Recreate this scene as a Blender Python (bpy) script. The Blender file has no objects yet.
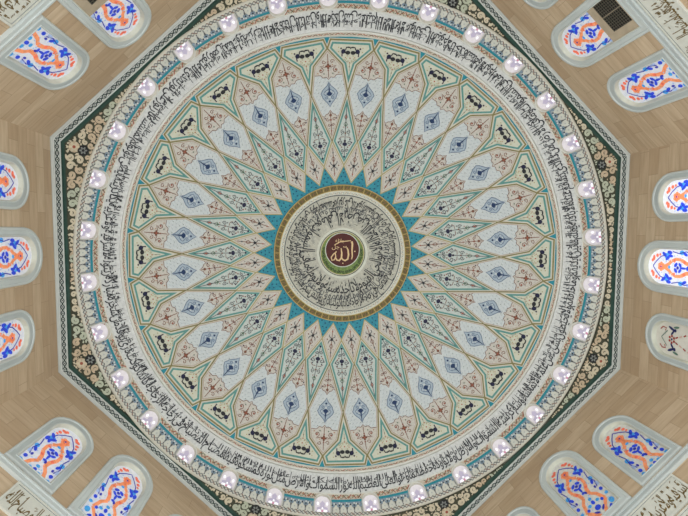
import bpy, math, random
from mathutils import Vector, Matrix
from mathutils.geometry import tessellate_polygon
random.seed(7)
PI = math.pi
C = bpy.context.scene.collection
CZ = 1.6                      # camera height above the prayer hall floor
F = 480.0                     # focal length in pixels of the 688 wide frame
H0 = 13.41                    # height of the octagonal cornice above the camera
S = 8.0

# ---------------------------------------------------------------- materials
def lin(c):
    return tuple(((v/255)/12.92 if v/255 <= .04045 else ((v/255+.055)/1.055)**2.4) for v in c)
MATS = {}
def mat(name, rgb, rough=.6, var=0.0, scale=6.0, bump=0.0, metal=0.0, rgb2=None, emit=0.0, spec=.3):
    m = bpy.data.materials.new(name); m.use_nodes = True
    nt = m.node_tree; b = nt.nodes['Principled BSDF']
    col = lin(rgb)
    b.inputs['Roughness'].default_value = rough
    b.inputs['Metallic'].default_value = metal
    b.inputs['Specular IOR Level'].default_value = spec
    tc = nt.nodes.new('ShaderNodeTexCoord')
    no = nt.nodes.new('ShaderNodeTexNoise'); no.inputs['Scale'].default_value = scale; no.inputs['Detail'].default_value = 4
    nt.links.new(tc.outputs['Object'], no.inputs['Vector'])
    mx = nt.nodes.new('ShaderNodeMix'); mx.data_type = 'RGBA'
    if rgb2: a, c2 = col, lin(rgb2)
    else:
        a = tuple(v*(1-var) for v in col); c2 = tuple(min(1, v*(1+var)) for v in col)
    mx.inputs[6].default_value = (*a, 1); mx.inputs[7].default_value = (*c2, 1)
    cr = nt.nodes.new('ShaderNodeMapRange'); cr.inputs[1].default_value = .35; cr.inputs[2].default_value = .65
    nt.links.new(no.outputs[0], cr.inputs[0]); nt.links.new(cr.outputs[0], mx.inputs[0])
    nt.links.new(mx.outputs[2], b.inputs['Base Color'])
    if emit:
        nt.links.new(mx.outputs[2], b.inputs['Emission Color']); b.inputs['Emission Strength'].default_value = emit
    if bump:
        bp = nt.nodes.new('ShaderNodeBump'); bp.inputs['Strength'].default_value = bump; bp.inputs['Distance'].default_value = .02
        nt.links.new(no.outputs[0], bp.inputs['Height']); nt.links.new(bp.outputs[0], b.inputs['Normal'])
    MATS[name] = m
    return m

def travertine(name, c1, c2, c3):
    m = bpy.data.materials.new(name); m.use_nodes = True
    nt = m.node_tree; b = nt.nodes['Principled BSDF']; b.inputs['Roughness'].default_value = .45
    b.inputs['Specular IOR Level'].default_value = .35
    uv = nt.nodes.new('ShaderNodeUVMap')
    def brick(w, h, off, ca, cb):
        br = nt.nodes.new('ShaderNodeTexBrick')
        br.inputs['Scale'].default_value = 1.0; br.inputs['Brick Width'].default_value = w; br.inputs['Row Height'].default_value = h
        br.inputs['Mortar Size'].default_value = .006; br.inputs['Mortar Smooth'].default_value = .3
        br.inputs['Color1'].default_value = (*lin(ca), 1); br.inputs['Color2'].default_value = (*lin(cb), 1)
        br.inputs['Mortar'].default_value = (*[v*.75 for v in lin(ca)], 1)
        br.offset = off
        nt.links.new(uv.outputs[0], br.inputs['Vector'])
        return br
    br = brick(1.15, .36, .43, c1, c2)
    mp = nt.nodes.new('ShaderNodeMapping'); mp.inputs['Scale'].default_value = (.9, 7.0, 1)
    nt.links.new(uv.outputs[0], mp.inputs['Vector'])
    no = nt.nodes.new('ShaderNodeTexNoise'); no.inputs['Scale'].default_value = 1.3; no.inputs['Detail'].default_value = 6
    nt.links.new(mp.outputs[0], no.inputs['Vector'])
    cr = nt.nodes.new('ShaderNodeMapRange'); cr.inputs[1].default_value = .35; cr.inputs[2].default_value = .7; cr.inputs[4].default_value = .55
    nt.links.new(no.outputs[0], cr.inputs[0])
    mx = nt.nodes.new('ShaderNodeMix'); mx.data_type = 'RGBA'; mx.inputs[7].default_value = (*lin(c3), 1)
    nt.links.new(cr.outputs[0], mx.inputs[0]); nt.links.new(br.outputs[0], mx.inputs[6])
    nt.links.new(mx.outputs[2], b.inputs['Base Color'])
    MATS[name] = m

travertine('travertine', (184, 160, 129), (207, 187, 157), (166, 142, 112))
mat('grey_marble', (196, 204, 200), .4, .05, 1.5)
mat('grey_marble_dark', (180, 189, 186), .45, .05, 1.5)
mat('groove', (92, 102, 102), .6, .1)
mat('pale_stone', (205, 208, 192), .5, .06, 5)
mat('cream', (204, 203, 188), .55, .05, 5)
mat('cream_moulding', (208, 210, 200), .5, .05, 3)
mat('cartouche_cream', (204, 206, 186), .6, .05, 8)
mat('beige', (200, 190, 172), .6, .12, 25)
mat('pink_beige', (198, 195, 184), .6, .10, 25)
mat('petal_white', (200, 208, 206), .6, .05, 18)
mat('diamond_white', (192, 202, 194), .6, .08, 22)
mat('script_ground', (200, 203, 198), .6, .10, 14)
mat('script_ground_center', (186, 186, 170), .6, .12, 14)
mat('teal', (44, 138, 152), .5, .12, 20)
mat('star_blue', (36, 126, 148), .45, rgb2=(52, 150, 162), scale=14)
mat('star_dark', (20, 84, 108), .5)
mat('line_teal', (96, 150, 142), .5, .08, 12)
mat('line_olive', (136, 128, 86), .4, .12, 12)
mat('line_gold', (170, 160, 110), .4, .1, 12)
mat('line_tan', (178, 152, 128), .6)
mat('gold', (122, 102, 54), .3, rgb2=(96, 84, 40), scale=9, metal=.15)
mat('gold_light', (178, 156, 92), .3, .1, metal=.15)
mat('brown_mark', (122, 84, 66), .6, .1, 30)
mat('red_mark', (158, 88, 70), .6, .15, 30)
mat('tan_mark', (176, 138, 106), .6, .1, 30)
mat('green_mark', (96, 118, 96), .6, .1, 30)
mat('grey_mark', (134, 140, 136), .6, .1, 30)
mat('pale_mark', (168, 176, 176), .6, .05, 30)
mat('ink', (46, 48, 50), .5, .1)
mat('ink_grey', (88, 92, 92), .5, .1)
mat('navy', (36, 40, 66), .5, .1)
mat('plum', (62, 48, 66), .5, .1)
mat('med_blue', (164, 180, 190), .5, .1, 30)
mat('med_line', (84, 104, 130), .5, .1, 30)
mat('med_dark', (38, 60, 96), .5, .1, 30)
mat('med_mix', (128, 150, 164), .5, .2, 30)
mat('tulip_grey', (150, 152, 148), .6, .25, 40)  # grey painted ground around the white tulips
mat('maroon', (76, 28, 20), .5, .12, 5)
mat('letter_gold', (214, 184, 136), .35, .06, metal=.1)
mat('crescent_green', (126, 150, 78), .5, rgb2=(96, 120, 62), scale=12)
mat('crescent_dark', (58, 74, 40), .5)
mat('green_dark', (54, 80, 70), .5, .15, 4)
mat('lace_ground', (72, 74, 60), .7, .2, 10)
mat('lace_cream', (206, 198, 172), .55, .08, 9, bump=.3)
mat('lace_tan', (196, 180, 152), .55, .1, 9, bump=.3)
mat('lace_sage', (184, 192, 170), .55, .08, 9, bump=.3)
mat('border_white', (212, 218, 212), .5, .05)
mat('border_dark', (44, 62, 58), .5, .1)
mat('frieze_white', (208, 210, 198), .5, .05, 6)
mat('frieze_gold', (112, 92, 50), .45, .15, 12)
mat('vent_black', (20, 19, 18), .6)
mat('vent_bar', (88, 84, 72), .5)
mat('vent_stone', (178, 164, 140), .5, .1, 4)
for sfx, k, e in (('', 1.0, .12), ('_bright', 1.0, .36), ('_dim', 1.0, .02)):  # daylight through the glass put in as emission, with bright and dim copies
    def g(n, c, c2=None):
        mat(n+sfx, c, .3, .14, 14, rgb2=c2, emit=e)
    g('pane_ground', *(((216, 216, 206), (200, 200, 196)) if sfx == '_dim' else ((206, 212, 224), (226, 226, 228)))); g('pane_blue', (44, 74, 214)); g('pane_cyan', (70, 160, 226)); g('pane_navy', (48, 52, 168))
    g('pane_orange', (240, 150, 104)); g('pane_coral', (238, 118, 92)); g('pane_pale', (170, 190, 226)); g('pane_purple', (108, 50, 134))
mat('pane_ground_plain', (208, 206, 194), .4, .05, 6, emit=.05)  # unlit copy of the ground, for a pane with no daylight behind
mat('plain_red', (160, 62, 52), .5); mat('plain_navy', (44, 48, 96), .5); mat('plain_green', (96, 128, 112), .5); mat('plain_pink', (214, 176, 160), .5)
mat('lotus_ground', (222, 217, 222), .3, .06, 12, emit=.10)  # lotus panes: emission stands in for daylight behind the drum windows
mat('lotus_violet', (196, 188, 210), .3, .06, 12, emit=.05)
mat('lotus_white', (240, 238, 246), .3, .02, 12, emit=.35)
mat('lotus_pink', (214, 150, 176), .3, .06, 12, emit=.1)

# ---------------------------------------------------------------- 2D drawing that becomes mesh
class Art:
    def __init__(s, maxlen=1e9):
        s.v = []; s.f = []; s.m = []; s.names = []; s.maxlen = maxlen
    def mi(s, name):
        if name not in s.names: s.names.append(name)
        return s.names.index(name)
    def _tri(s, a, b, c, off, m, d=0):
        L = s.maxlen
        ab = math.dist(a, b); bc = math.dist(b, c); ca = math.dist(c, a)
        mx = max(ab, bc, ca)
        if mx > L and d < 9:
            if mx == ab: p = ((a[0]+b[0])/2, (a[1]+b[1])/2); s._tri(a, p, c, off, m, d+1); s._tri(p, b, c, off, m, d+1)
            elif mx == bc: p = ((b[0]+c[0])/2, (b[1]+c[1])/2); s._tri(a, b, p, off, m, d+1); s._tri(a, p, c, off, m, d+1)
            else: p = ((a[0]+c[0])/2, (a[1]+c[1])/2); s._tri(a, b, p, off, m, d+1); s._tri(p, b, c, off, m, d+1)
            return
        i = len(s.v); s.v += [(*a, off), (*b, off), (*c, off)]; s.f.append((i, i+1, i+2)); s.m.append(m)
    def poly(s, loop, mt, layer=0, holes=()):
        m = s.mi(mt); off = layer*LAY if not isinstance(layer, float) else layer
        loops = [loop]+list(holes); flat = [p for l in loops for p in l]
        for t in tessellate_polygon([[Vector((p[0], p[1], 0)) for p in l] for l in loops]):
            s._tri(*[tuple(flat[k][:2]) for k in t], off, m)
    def stroke(s, pts, w, mt, layer=1, closed=False):
        m = s.mi(mt); off = layer*LAY if not isinstance(layer, float) else layer
        P = [tuple(p) for p in pts]
        if closed: P = P+[P[0]]
        Q = [P[0]]
        for a, b in zip(P, P[1:]):
            n = max(1, int(math.ceil(math.dist(a, b)/s.maxlen)))
            for k in range(1, n+1): Q.append((a[0]+(b[0]-a[0])*k/n, a[1]+(b[1]-a[1])*k/n))
        n = len(Q); i0 = len(s.v)
        for k in range(n):
            if closed and k in (0, n-1): a, b = Q[n-2], Q[1]
            else: a, b = Q[max(0, k-1)], Q[min(n-1, k+1)]
            dx, dy = b[0]-a[0], b[1]-a[1]; L = math.hypot(dx, dy) or 1
            ww = w(k/(n-1)) if callable(w) else w
            nx, ny = -dy/L*ww/2, dx/L*ww/2
            s.v += [(Q[k][0]+nx, Q[k][1]+ny, off), (Q[k][0]-nx, Q[k][1]-ny, off)]
        for k in range(n-1):
            i = i0+2*k; s.f.append((i, i+1, i+3, i+2)); s.m.append(m)
    def disc(s, x, y, r, mt, layer=1, n=7, ry=None, rot=0.0):
        m = s.mi(mt); off = layer*LAY if not isinstance(layer, float) else layer
        i = len(s.v); ry = ry or r; c, sn = math.cos(rot), math.sin(rot)
        for k in range(n):
            a = 2*PI*k/n; u, v = r*math.cos(a), ry*math.sin(a)
            s.v.append((x+u*c-v*sn, y+u*sn+v*c, off))
        s.f.append(tuple(range(i, i+n))); s.m.append(m)
    def flower(s, x, y, r, mt, mc=None, n=5, layer=1, pr=.45, rot=0.0):
        for k in range(n):
            a = 2*PI*k/n+rot
            s.disc(x+.58*r*math.cos(a), y+.58*r*math.sin(a), r*.5, mt, layer, 6, r*pr*.6, a)
        if mc: s.disc(x, y, r*.3, mc, layer+1)
    def build(s, name, fn, parent=None):
        me = bpy.data.meshes.new(name)
        me.from_pydata([fn(*p) for p in s.v], [], s.f)
        for n in s.names: me.materials.append(MATS[n])
        me.polygons.foreach_set('material_index', s.m)
        me.update()
        o = bpy.data.objects.new(name, me); C.objects.link(o)
        if parent: o.parent = parent
        return o
LAY = .006
def arc(cx, cy, r, a0, a1, n=10, ry=None):
    ry = ry or r
    return [(cx+r*math.cos(a0+(a1-a0)*k/n), cy+ry*math.sin(a0+(a1-a0)*k/n)) for k in range(n+1)]
def spiral(x, y, r, turns=1.4, a0=0.0, sgn=1, n=16, end=.18):
    return [(x+r*(1-(1-end)*k/n)*math.cos(a0+sgn*2*PI*turns*k/n), y+r*(1-(1-end)*k/n)*math.sin(a0+sgn*2*PI*turns*k/n)) for k in range(n+1)]
def inset(P, d):
    n = len(P); A = sum(P[i][0]*P[(i+1) % n][1]-P[(i+1) % n][0]*P[i][1] for i in range(n)); sg = 1 if A > 0 else -1
    E = []
    for i in range(n):
        a, b = P[i], P[(i+1) % n]; dx, dy = b[0]-a[0], b[1]-a[1]; L = math.hypot(dx, dy)
        E.append((a[0]-dy/L*d*sg, a[1]+dx/L*d*sg, dx/L, dy/L))
    R = []
    for i in range(n):
        x1, y1, u1, v1 = E[i-1]; x2, y2, u2, v2 = E[i]
        den = u1*v2-v1*u2
        t = ((x2-x1)*v2-(y2-y1)*u2)/den if abs(den) > 1e-9 else 0
        R.append((x1+u1*t, y1+v1*t))
    return R
def empty(name, loc=(0, 0, 0), parent=None):
    o = bpy.data.objects.new(name, None); C.objects.link(o); o.location = loc
    if parent: o.parent = parent
    return o
def tag(o, label=None, cat=None, group=None, kind=None):
    if label: o['label'] = label
    if cat: o['category'] = cat
    if group: o['group'] = group
    if kind: o['kind'] = kind
    return o

# ---------------------------------------------------------------- the dome profile
# plan coordinates: rho = apparent radius (rho = F*R/H), angle clockwise from the far (upper) side
SPH_R = 8.32; CROWN = 17.5; ZC = CROWN-SPH_R
KR = 1.0065                                   # plan radii were read on the tilted picture
prof = []                                     # rho, R, H
for k in range(0, 101):
    R = 6.52*k/100; H = ZC+math.sqrt(SPH_R**2-R*R); prof.append((F*R/H/KR, R, H))
dome_edge = prof[-1][0]
for rho, H in ((219.3, 14.33), (222.0, 14.30), (241.6, 14.02), (243.0, 14.0), (263.2, 13.43), (267.5, 13.42), (330.0, 13.415)):
    prof.append((rho, rho*KR*H/F, H))
def pf(rho):
    rho = max(0.0, rho)
    for i in range(len(prof)-1):
        a, b = prof[i], prof[i+1]
        if rho <= b[0] or i == len(prof)-2:
            t = (rho-a[0])/(b[0]-a[0]); dR, dH = b[1]-a[1], b[2]-a[2]; L = math.hypot(dR, dH)
            nr, nh = dH/L, -dR/L              # pointing inwards and down
            return a[1]+dR*t, a[2]+dH*t, nr, nh
def dome_pt(rho, ang, off=0.0):
    R, H, nr, nh = pf(rho); R += nr*off; H += nh*off
    return (R*math.sin(ang), -R*math.cos(ang), H+CZ)
def dmap(x, y, off):                          # plan drawing with its axis along +y
    return dome_pt(math.hypot(x, y), math.atan2(x, y), off)
def pol(rho, deg): return (rho*math.sin(math.radians(deg)), rho*math.cos(math.radians(deg)))
def rmap(u, rho, off, _r=[1.0]):              # u is an angle here (radians)
    return dome_pt(rho, u, off)

def revolve(name, pts, mt, parent, n=224, poly=None):
    """surface of revolution through (R, H) points"""
    v = []; f = []
    for R, H in pts:
        for k in range(n): a = 2*PI*k/n; v.append((R*math.sin(a), -R*math.cos(a), H+CZ))
    for j in range(len(pts)-1):
        for k in range(n): f.append((j*n+k, j*n+(k+1) % n, (j+1)*n+(k+1) % n, (j+1)*n+k))
    me = bpy.data.meshes.new(name); me.from_pydata(v, [], f); me.materials.append(MATS[mt])
    for p in me.polygons: p.use_smooth = True
    o = bpy.data.objects.new(name, me); C.objects.link(o)
    if parent: o.parent = parent
    return o

# ---------------------------------------------------------------- Arabic lettering
TBL = {}
for ch, cp, n in (('ا', 0xFE8D, 2), ('ب', 0xFE8F, 4), ('ة', 0xFE93, 2), ('ت', 0xFE95, 4), ('ث', 0xFE99, 4), ('ج', 0xFE9D, 4), ('ح', 0xFEA1, 4),
                  ('خ', 0xFEA5, 4), ('د', 0xFEA9, 2), ('ذ', 0xFEAB, 2), ('ر', 0xFEAD, 2), ('ز', 0xFEAF, 2), ('س', 0xFEB1, 4), ('ش', 0xFEB5, 4),
                  ('ص', 0xFEB9, 4), ('ض', 0xFEBD, 4), ('ط', 0xFEC1, 4), ('ظ', 0xFEC5, 4), ('ع', 0xFEC9, 4), ('غ', 0xFECD, 4), ('ف', 0xFED1, 4),
                  ('ق', 0xFED5, 4), ('ك', 0xFED9, 4), ('ل', 0xFEDD, 4), ('م', 0xFEE1, 4), ('ن', 0xFEE5, 4), ('ه', 0xFEE9, 4), ('و', 0xFEED, 2),
                  ('ى', 0xFEEF, 2), ('ي', 0xFEF1, 4), ('ء', 0xFE80, 1), ('ؤ', 0xFE85, 2)):
    TBL[ch] = (cp, n)
def shape_word(w):
    out = []; i = 0; prev = False
    while i < len(w):
        ch = w[i]
        if ch == 'ل' and i+1 < len(w) and w[i+1] == 'ا':
            out.append(chr(0xFEFC if prev else 0xFEFB)); prev = False; i += 2; continue
        cp, n = TBL[ch]
        nxt = i+1 < len(w) and w[i+1] != 'ء' and n == 4
        if prev and nxt: g = 3
        elif prev: g = 1 if n > 1 else 0
        elif nxt: g = 2
        else: g = 0
        out.append(chr(cp+g)); prev = nxt; i += 1
    return ''.join(reversed(out))
_wc = {}
def word_mesh(s, bold=.012):
    key = (s, bold)
    if key in _wc: return _wc[key]
    c = bpy.data.curves.new('lettering', 'FONT'); c.body = s; c.size = 1; c.resolution_u = 2; c.offset = bold
    o = bpy.data.objects.new('lettering', c); C.objects.link(o)
    dg = bpy.context.evaluated_depsgraph_get(); me = o.evaluated_get(dg).to_mesh()
    v = [(p.co.x, p.co.y) for p in me.vertices]; f = [tuple(p.vertices) for p in me.polygons]
    o.evaluated_get(dg).to_mesh_clear()
    bpy.data.objects.remove(o); bpy.data.curves.remove(c)
    x0 = min(p[0] for p in v); v = [(p[0]-x0, p[1]) for p in v]
    _wc[key] = (v, f, max(p[0] for p in v))
    return _wc[key]
def put_word(art, s, fn, mt, layer, bold=.012):
    v, f, w = word_mesh(s, bold); i = len(art.v); m = art.mi(mt)
    for x, y in v: art.v.append((*fn(x, y), layer*LAY))
    for q in f: art.f.append(tuple(i+k for k in q)); art.m.append(m)
KURSI = 'الله لا اله الا هو الحي القيوم لا تاخذه سنة ولا نوم له ما في السموات وما في الارض من ذا الذي يشفع عنده الا باذنه يعلم ما بين ايديهم وما خلفهم ولا يحيطون بشيء من علمه الا بما شاء وسع كرسيه السموات والارض ولا يؤوده حفظهما وهو العلي العظيم'.split()
NUR = 'الله نور السموات والارض مثل نوره كمشكوة فيها مصباح المصباح في زجاجة الزجاجة كانها كوكب دري يوقد من شجرة مباركة زيتونة لا شرقية ولا غربية يكاد زيتها يضيء ولو لم تمسسه نار نور على نور يهدي الله لنوره من يشاء ويضرب الله الامثال للناس والله بكل شيء عليم'.split()
def script_line(art, words, length, fn, hgt, mt, layer, base=.27, gap=.10, asc=.76, mixfac=.93, bold=.014, marks=True, mt2='ink_grey', rise=0.0):
    """right-to-left line; fn(x, y): x runs in reading direction 0..length, y 0..1 of the band height"""
    ws = [shape_word(w) for w in words]
    tot = sum(word_mesh(w, bold)[2]+gap for w in ws); k = length/tot; x = 0
    def yy_(b):                          # long shafts above the body of the letters
        if b < .36: return (base+b)/(base+.36)*.50
        return .50+(b-.36)/(asc-.36)*.50
    for i, w in enumerate(ws):
        wd = word_mesh(w, bold)[2]; up = rise*(i % 2)
        xr = x
        put_word(art, w, lambda a, b, xr=xr, wd=wd, up=up: fn((xr+wd-a)*k, yy_(b)*mixfac*(1-up*.6)+up), mt, layer, bold)
        x += wd+gap
    if marks:
        n = int(tot*2.4)
        for j in range(n):
            xx = random.random()*length; yy = random.choice((.5, .62, .78, .88)) + random.uniform(-.06, .06)
            t = random.random()
            du = hgt*random.uniform(.09, .17); dv = random.uniform(.03, .09)
            if t < .6: P = [fn(xx, yy), fn(xx+du, yy-dv)]
            elif t < .8: P = [fn(xx, yy), fn(xx+du*.3, yy-dv), fn(xx+du*.6, yy), fn(xx+du, yy-dv)]
            else: P = [fn(xx, yy), fn(xx+du*.1, yy-.16)]
            art.stroke(P, hgt*.035, mt if t < .5 else mt2, layer)

# ================================================================ DOME (ceiling)
SH = (-.03, -.01, 0)
ceiling = tag(empty('ceiling', SH), 'large round painted dome of cream, teal and pale blue petals', 'dome', kind='structure')
shell = revolve('dome_shell', [(R, H+.004) for rho, R, H in prof[1:101]], 'cream', ceiling)
revolve('dome_outer_shell', [(R*1.03+.01, H+.35) for rho, R, H in prof[1:101]], 'pale_stone', ceiling)
N = 28; DEG = 360/N; h = DEG/2
ML = 5.0
V0 = 204.5; V1 = 160.0; V2 = 112.0; V3 = 87.5; V4 = 71.0
# outer teal ground and inner star ground
a = Art(ML)
for k in range(N*4):
    a0, a1 = k*DEG/4, (k+1)*DEG/4
    a.poly([pol(198, a0), pol(215.4, a0), pol(215.4, a1), pol(198, a1)], 'teal', 1)
a.build('teal_rim', dmap, ceiling)
a = Art(ML)
for k in range(N*2):
    a0, a1 = k*DEG/2, (k+1)*DEG/2
    a.poly([pol(66.5, a0), pol(92, a0), pol(92, a1), pol(66.5, a1)], 'star_blue', 1)
for k in range(N):
    for j, (rr, dd) in enumerate(((72, 0), (76, -1.4), (76, 1.4), (80, 0), (70, -3.2), (70, 3.2), (83.5, .5))):
        p = pol(rr, k*DEG+dd); a.disc(p[0], p[1], .9, 'star_dark', 2, 5)
        p = pol(rr+1.6, k*DEG+dd+.9); a.disc(p[0], p[1], .5, 'teal', 2, 4)
a.build('blue_star', dmap, ceiling)

def outlined(a, P, specs, L0=3):
    for i, (d, m) in enumerate(specs): a.poly(inset(P, d), m, L0+i)
def copies(first, n, step, name, parent, start=0.0):
    first.rotation_euler.z = math.radians(start)
    for k in range(1, n):
        o = first.copy(); C.objects.link(o); o.parent = parent
        o.rotation_euler.z = math.radians(start+k*step)

# cartouche (trapezoid) panels
a = Art(ML)
kinkdeg = 2.1
P = [(-20.4, 212.6), (20.4, 212.6), pol(V0, h), pol(188, kinkdeg), (0, V1), pol(188, -kinkdeg), pol(V0, -h)]
outlined(a, P, [(-1.4, 'cream'), (-.65, 'line_olive'), (.6, 'line_gold'), (.9, 'cream'), (2.2, 'line_teal'), (4.1, 'cartouche_cream')])
L = 11
for sx in (-1, 1):
    a.disc(sx*2.6, 200.4, 2.5, 'ink', L, 8, 2.1); a.disc(sx*7.0, 201.6, 2.3, 'navy', L, 8, 2.5, .3*sx); a.stroke([(sx*2.6, 200), (sx*7.0, 201)], 1.6, 'ink', L)
    a.stroke([(sx*5.5, 200.5), (sx*8.2, 199.5), (sx*8.0, 196.5)], 1.2, 'plum', L)
    a.stroke(arc(sx*2.2, 204.2, 2.4, PI*(.1 if sx > 0 else .9), PI*(1.0 if sx > 0 else 0), 6, 2.0), .8, 'ink', L)
    a.stroke([(sx*.4, 205.6), (sx*4.2, 205.8), (sx*5.0, 203.2)], 1.1, 'ink', L)
    a.disc(sx*9.5, 204.5, 1.0, 'plum', L, 5)
    for (x, y) in ((3.5, 194.3), (1.8, 192.2), (12, 205.5), (6.3, 193.2), (11.8, 201.2), (2.9, 197.3)): a.disc(sx*x, y, .65, 'line_gold', L, 5)
    a.disc(sx*4.6, 195.6, .7, 'tan_mark', L, 5)
    a.stroke([(sx*1.5, 191), (sx*3.5, 191.5), (sx*5.5, 194)], .35, 'green_mark', L)
a.disc(0, 190.3, .9, 'tan_mark', L, 5); a.disc(0, 186.5, .6, 'red_mark', L, 5); a.disc(0, 195, .8, 'red_mark', L, 5)
a.stroke([(0, 189.5), (0, 182)], .35, 'green_mark', L)
o = a.build('cartouche_panel', dmap, ceiling); copies(o, N, DEG, 'cartouche_panel', ceiling)

# petal panels
a = Art(ML)
P = [(0, V0), pol(188, h-kinkdeg), pol(V1, h), (0, V2), pol(V1, -h), pol(188, -(h-kinkdeg))]
outlined(a, P, [(-.3, 'line_olive'), (.55, 'cream'), (1.2, 'line_tan'), (1.75, 'petal_white')], 6)
Q = inset(P, 1.65)
L = 10
# upper and lower arabesque fields
top = [(0, 174), (-2.2, 176.5), (-5.5, 175.8), (-8, 178.5), (-11, 178), Q[5], (Q[5][0], Q[5][1]), Q[0], Q[1], (11, 178), (8, 178.5), (5.5, 175.8), (2.2, 176.5)]
top = [(0, 174), (-2.2, 176.5), (-5.5, 175.8), (-8, 178.5), (-13.4, 178.4), Q[5], Q[0], Q[1], (13.4, 178.4), (8, 178.5), (5.5, 175.8), (2.2, 176.5)]
a.poly(top, 'pink_beige', L); a.stroke([top[k] for k in (4, 3, 2, 1, 0, 11, 10, 9, 8)], .6, 'brown_mark', L+1)
def xw(y): return (y-V2)/(V1-V2)*17.9-1.9
lo = [(0, 143.5), (2, 140), (4.5, 139), (6.2, 136.5), (xw(138.0), 138.0), (xw(128), 128), (0, Q[3][1]), (-xw(128), 128), (-xw(138.0), 138.0), (-6.2, 136.5), (-4.5, 139), (-2, 140)]
a.poly(lo, 'pink_beige', L); a.stroke([lo[k] for k in (8, 9, 10, 11, 0, 1, 2, 3, 4)], .6, 'brown_mark', L+1)
# lattice dots on the white field
for j in range(11):
    y = 140+j*3.5
    for i in range(-4, 5):
        x = (i+.5*(j % 2))*3.6
        wmax = (xw(y) if y < V1 else 17.2-(y-V1)*.14)-.8
        if abs(x) < wmax and (abs(x)/9+abs(y-159)/14) > 1.05:
            if y < 145 and abs(x) < 6.5-(y-139): continue
            a.disc(x, y, .5, 'med_blue' if (i+j) % 3 else 'green_mark', L, 4)
            a.stroke([(x, y), (x+1.5, y+1.4)], .25, 'pale_mark', L)
# central blue medallion
M = [(0, 172), (1.8, 168), (4.5, 165.5), (6.5, 163.5), (8.4, 160), (7, 157.5), (6.5, 155.5), (4, 152.5), (1.8, 150), (0, 146.5)]
M = M+[(-x, y) for x, y in reversed(M[1:-1])]
a.poly(M, 'med_blue', L); a.stroke(M, .6, 'med_line', L+1, True)
for sx in (-1, 1):
    a.stroke([(0, 165), (sx*2.2, 163.4), (sx*4.5, 162.0), (sx*5.4, 159.6), (sx*3.4, 158)], .6, 'med_line', L+1)
    a.stroke(spiral(sx*3.4, 156, 1.9, 1.2, PI/2, sx), .5, 'med_line', L+1)
    a.disc(sx*4.6, 160.4, .8, 'petal_white', L+1, 5); a.disc(sx*2.2, 162.2, .8, 'petal_white', L+1, 5); a.disc(sx*2, 153.6, .8, 'petal_white', L+1, 5)
    a.disc(sx*1.9, 159.6, 1.0, 'med_dark', L+1, 5)
a.disc(0, 159.8, 2.3, 'med_dark', L+2, 8); a.disc(0, 152.2, 1.1, 'med_dark', L+2, 6)
a.stroke([(0, 170.5), (0, 160)], lambda t: .5+1.1*t, 'med_dark', L+2); a.disc(0, 156.6, 1.2, 'petal_white', L+2, 6)
# upper motif
a.flower(0, 187.3, 2.9, 'brown_mark', 'red_mark', 4, L+1, .7); a.disc(0, 183.3, .9, 'red_mark', L+1, 5); a.disc(0, 191.6, .9, 'red_mark', L+1, 5)
a.stroke([(0, 199.5), (0, 176)], .65, 'brown_mark', L+1)
for sx in (-1, 1):
    a.stroke(spiral(sx*4.2, 192, 2.2, 1.1, 0, sx), .65, 'brown_mark', L+1); a.stroke(spiral(sx*7.2, 183.5, 2.8, 1.2, PI/2, sx), .7, 'brown_mark', L+1)
    a.disc(sx*7.2, 183.5, .9, 'red_mark', L+1, 5); a.disc(sx*4.4, 180, .8, 'green_mark', L+1, 5); a.disc(sx*10.3, 180.6, .8, 'tan_mark', L+1, 5)
    a.disc(sx*4.3, 188.5, .7, 'tan_mark', L+1, 5); a.stroke([(sx*2.5, 186), (sx*5, 187), (sx*8, 187.5)], .6, 'brown_mark', L+1)
# lower motif
a.disc(0, 138.3, 1.5, 'brown_mark', L+1, 6); a.disc(0, 133.6, 1.1, 'red_mark', L+1, 6); a.disc(0, 128.4, .9, 'plum', L+1, 6); a.disc(0, 122.5, .8, 'red_mark', L+1, 6)
a.stroke([(0, 142), (0, 118)], .6, 'brown_mark', L+1)
for sx in (-1, 1):
    a.stroke(spiral(sx*3.3, 134.2, 1.9, 1.1, 0, sx), .65, 'brown_mark', L+1); a.stroke(spiral(sx*2.0, 128.5, 1.5, 1.1, 0, sx), .6, 'brown_mark', L+1)
    a.disc(sx*5.6, 135.2, .8, 'plum', L+1, 5); a.disc(sx*1.7, 125.0, .5, 'green_mark', L+1, 5)
o = a.build('petal_panel', dmap, ceiling); copies(o, N, DEG, 'petal_panel', ceiling, h)

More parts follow.
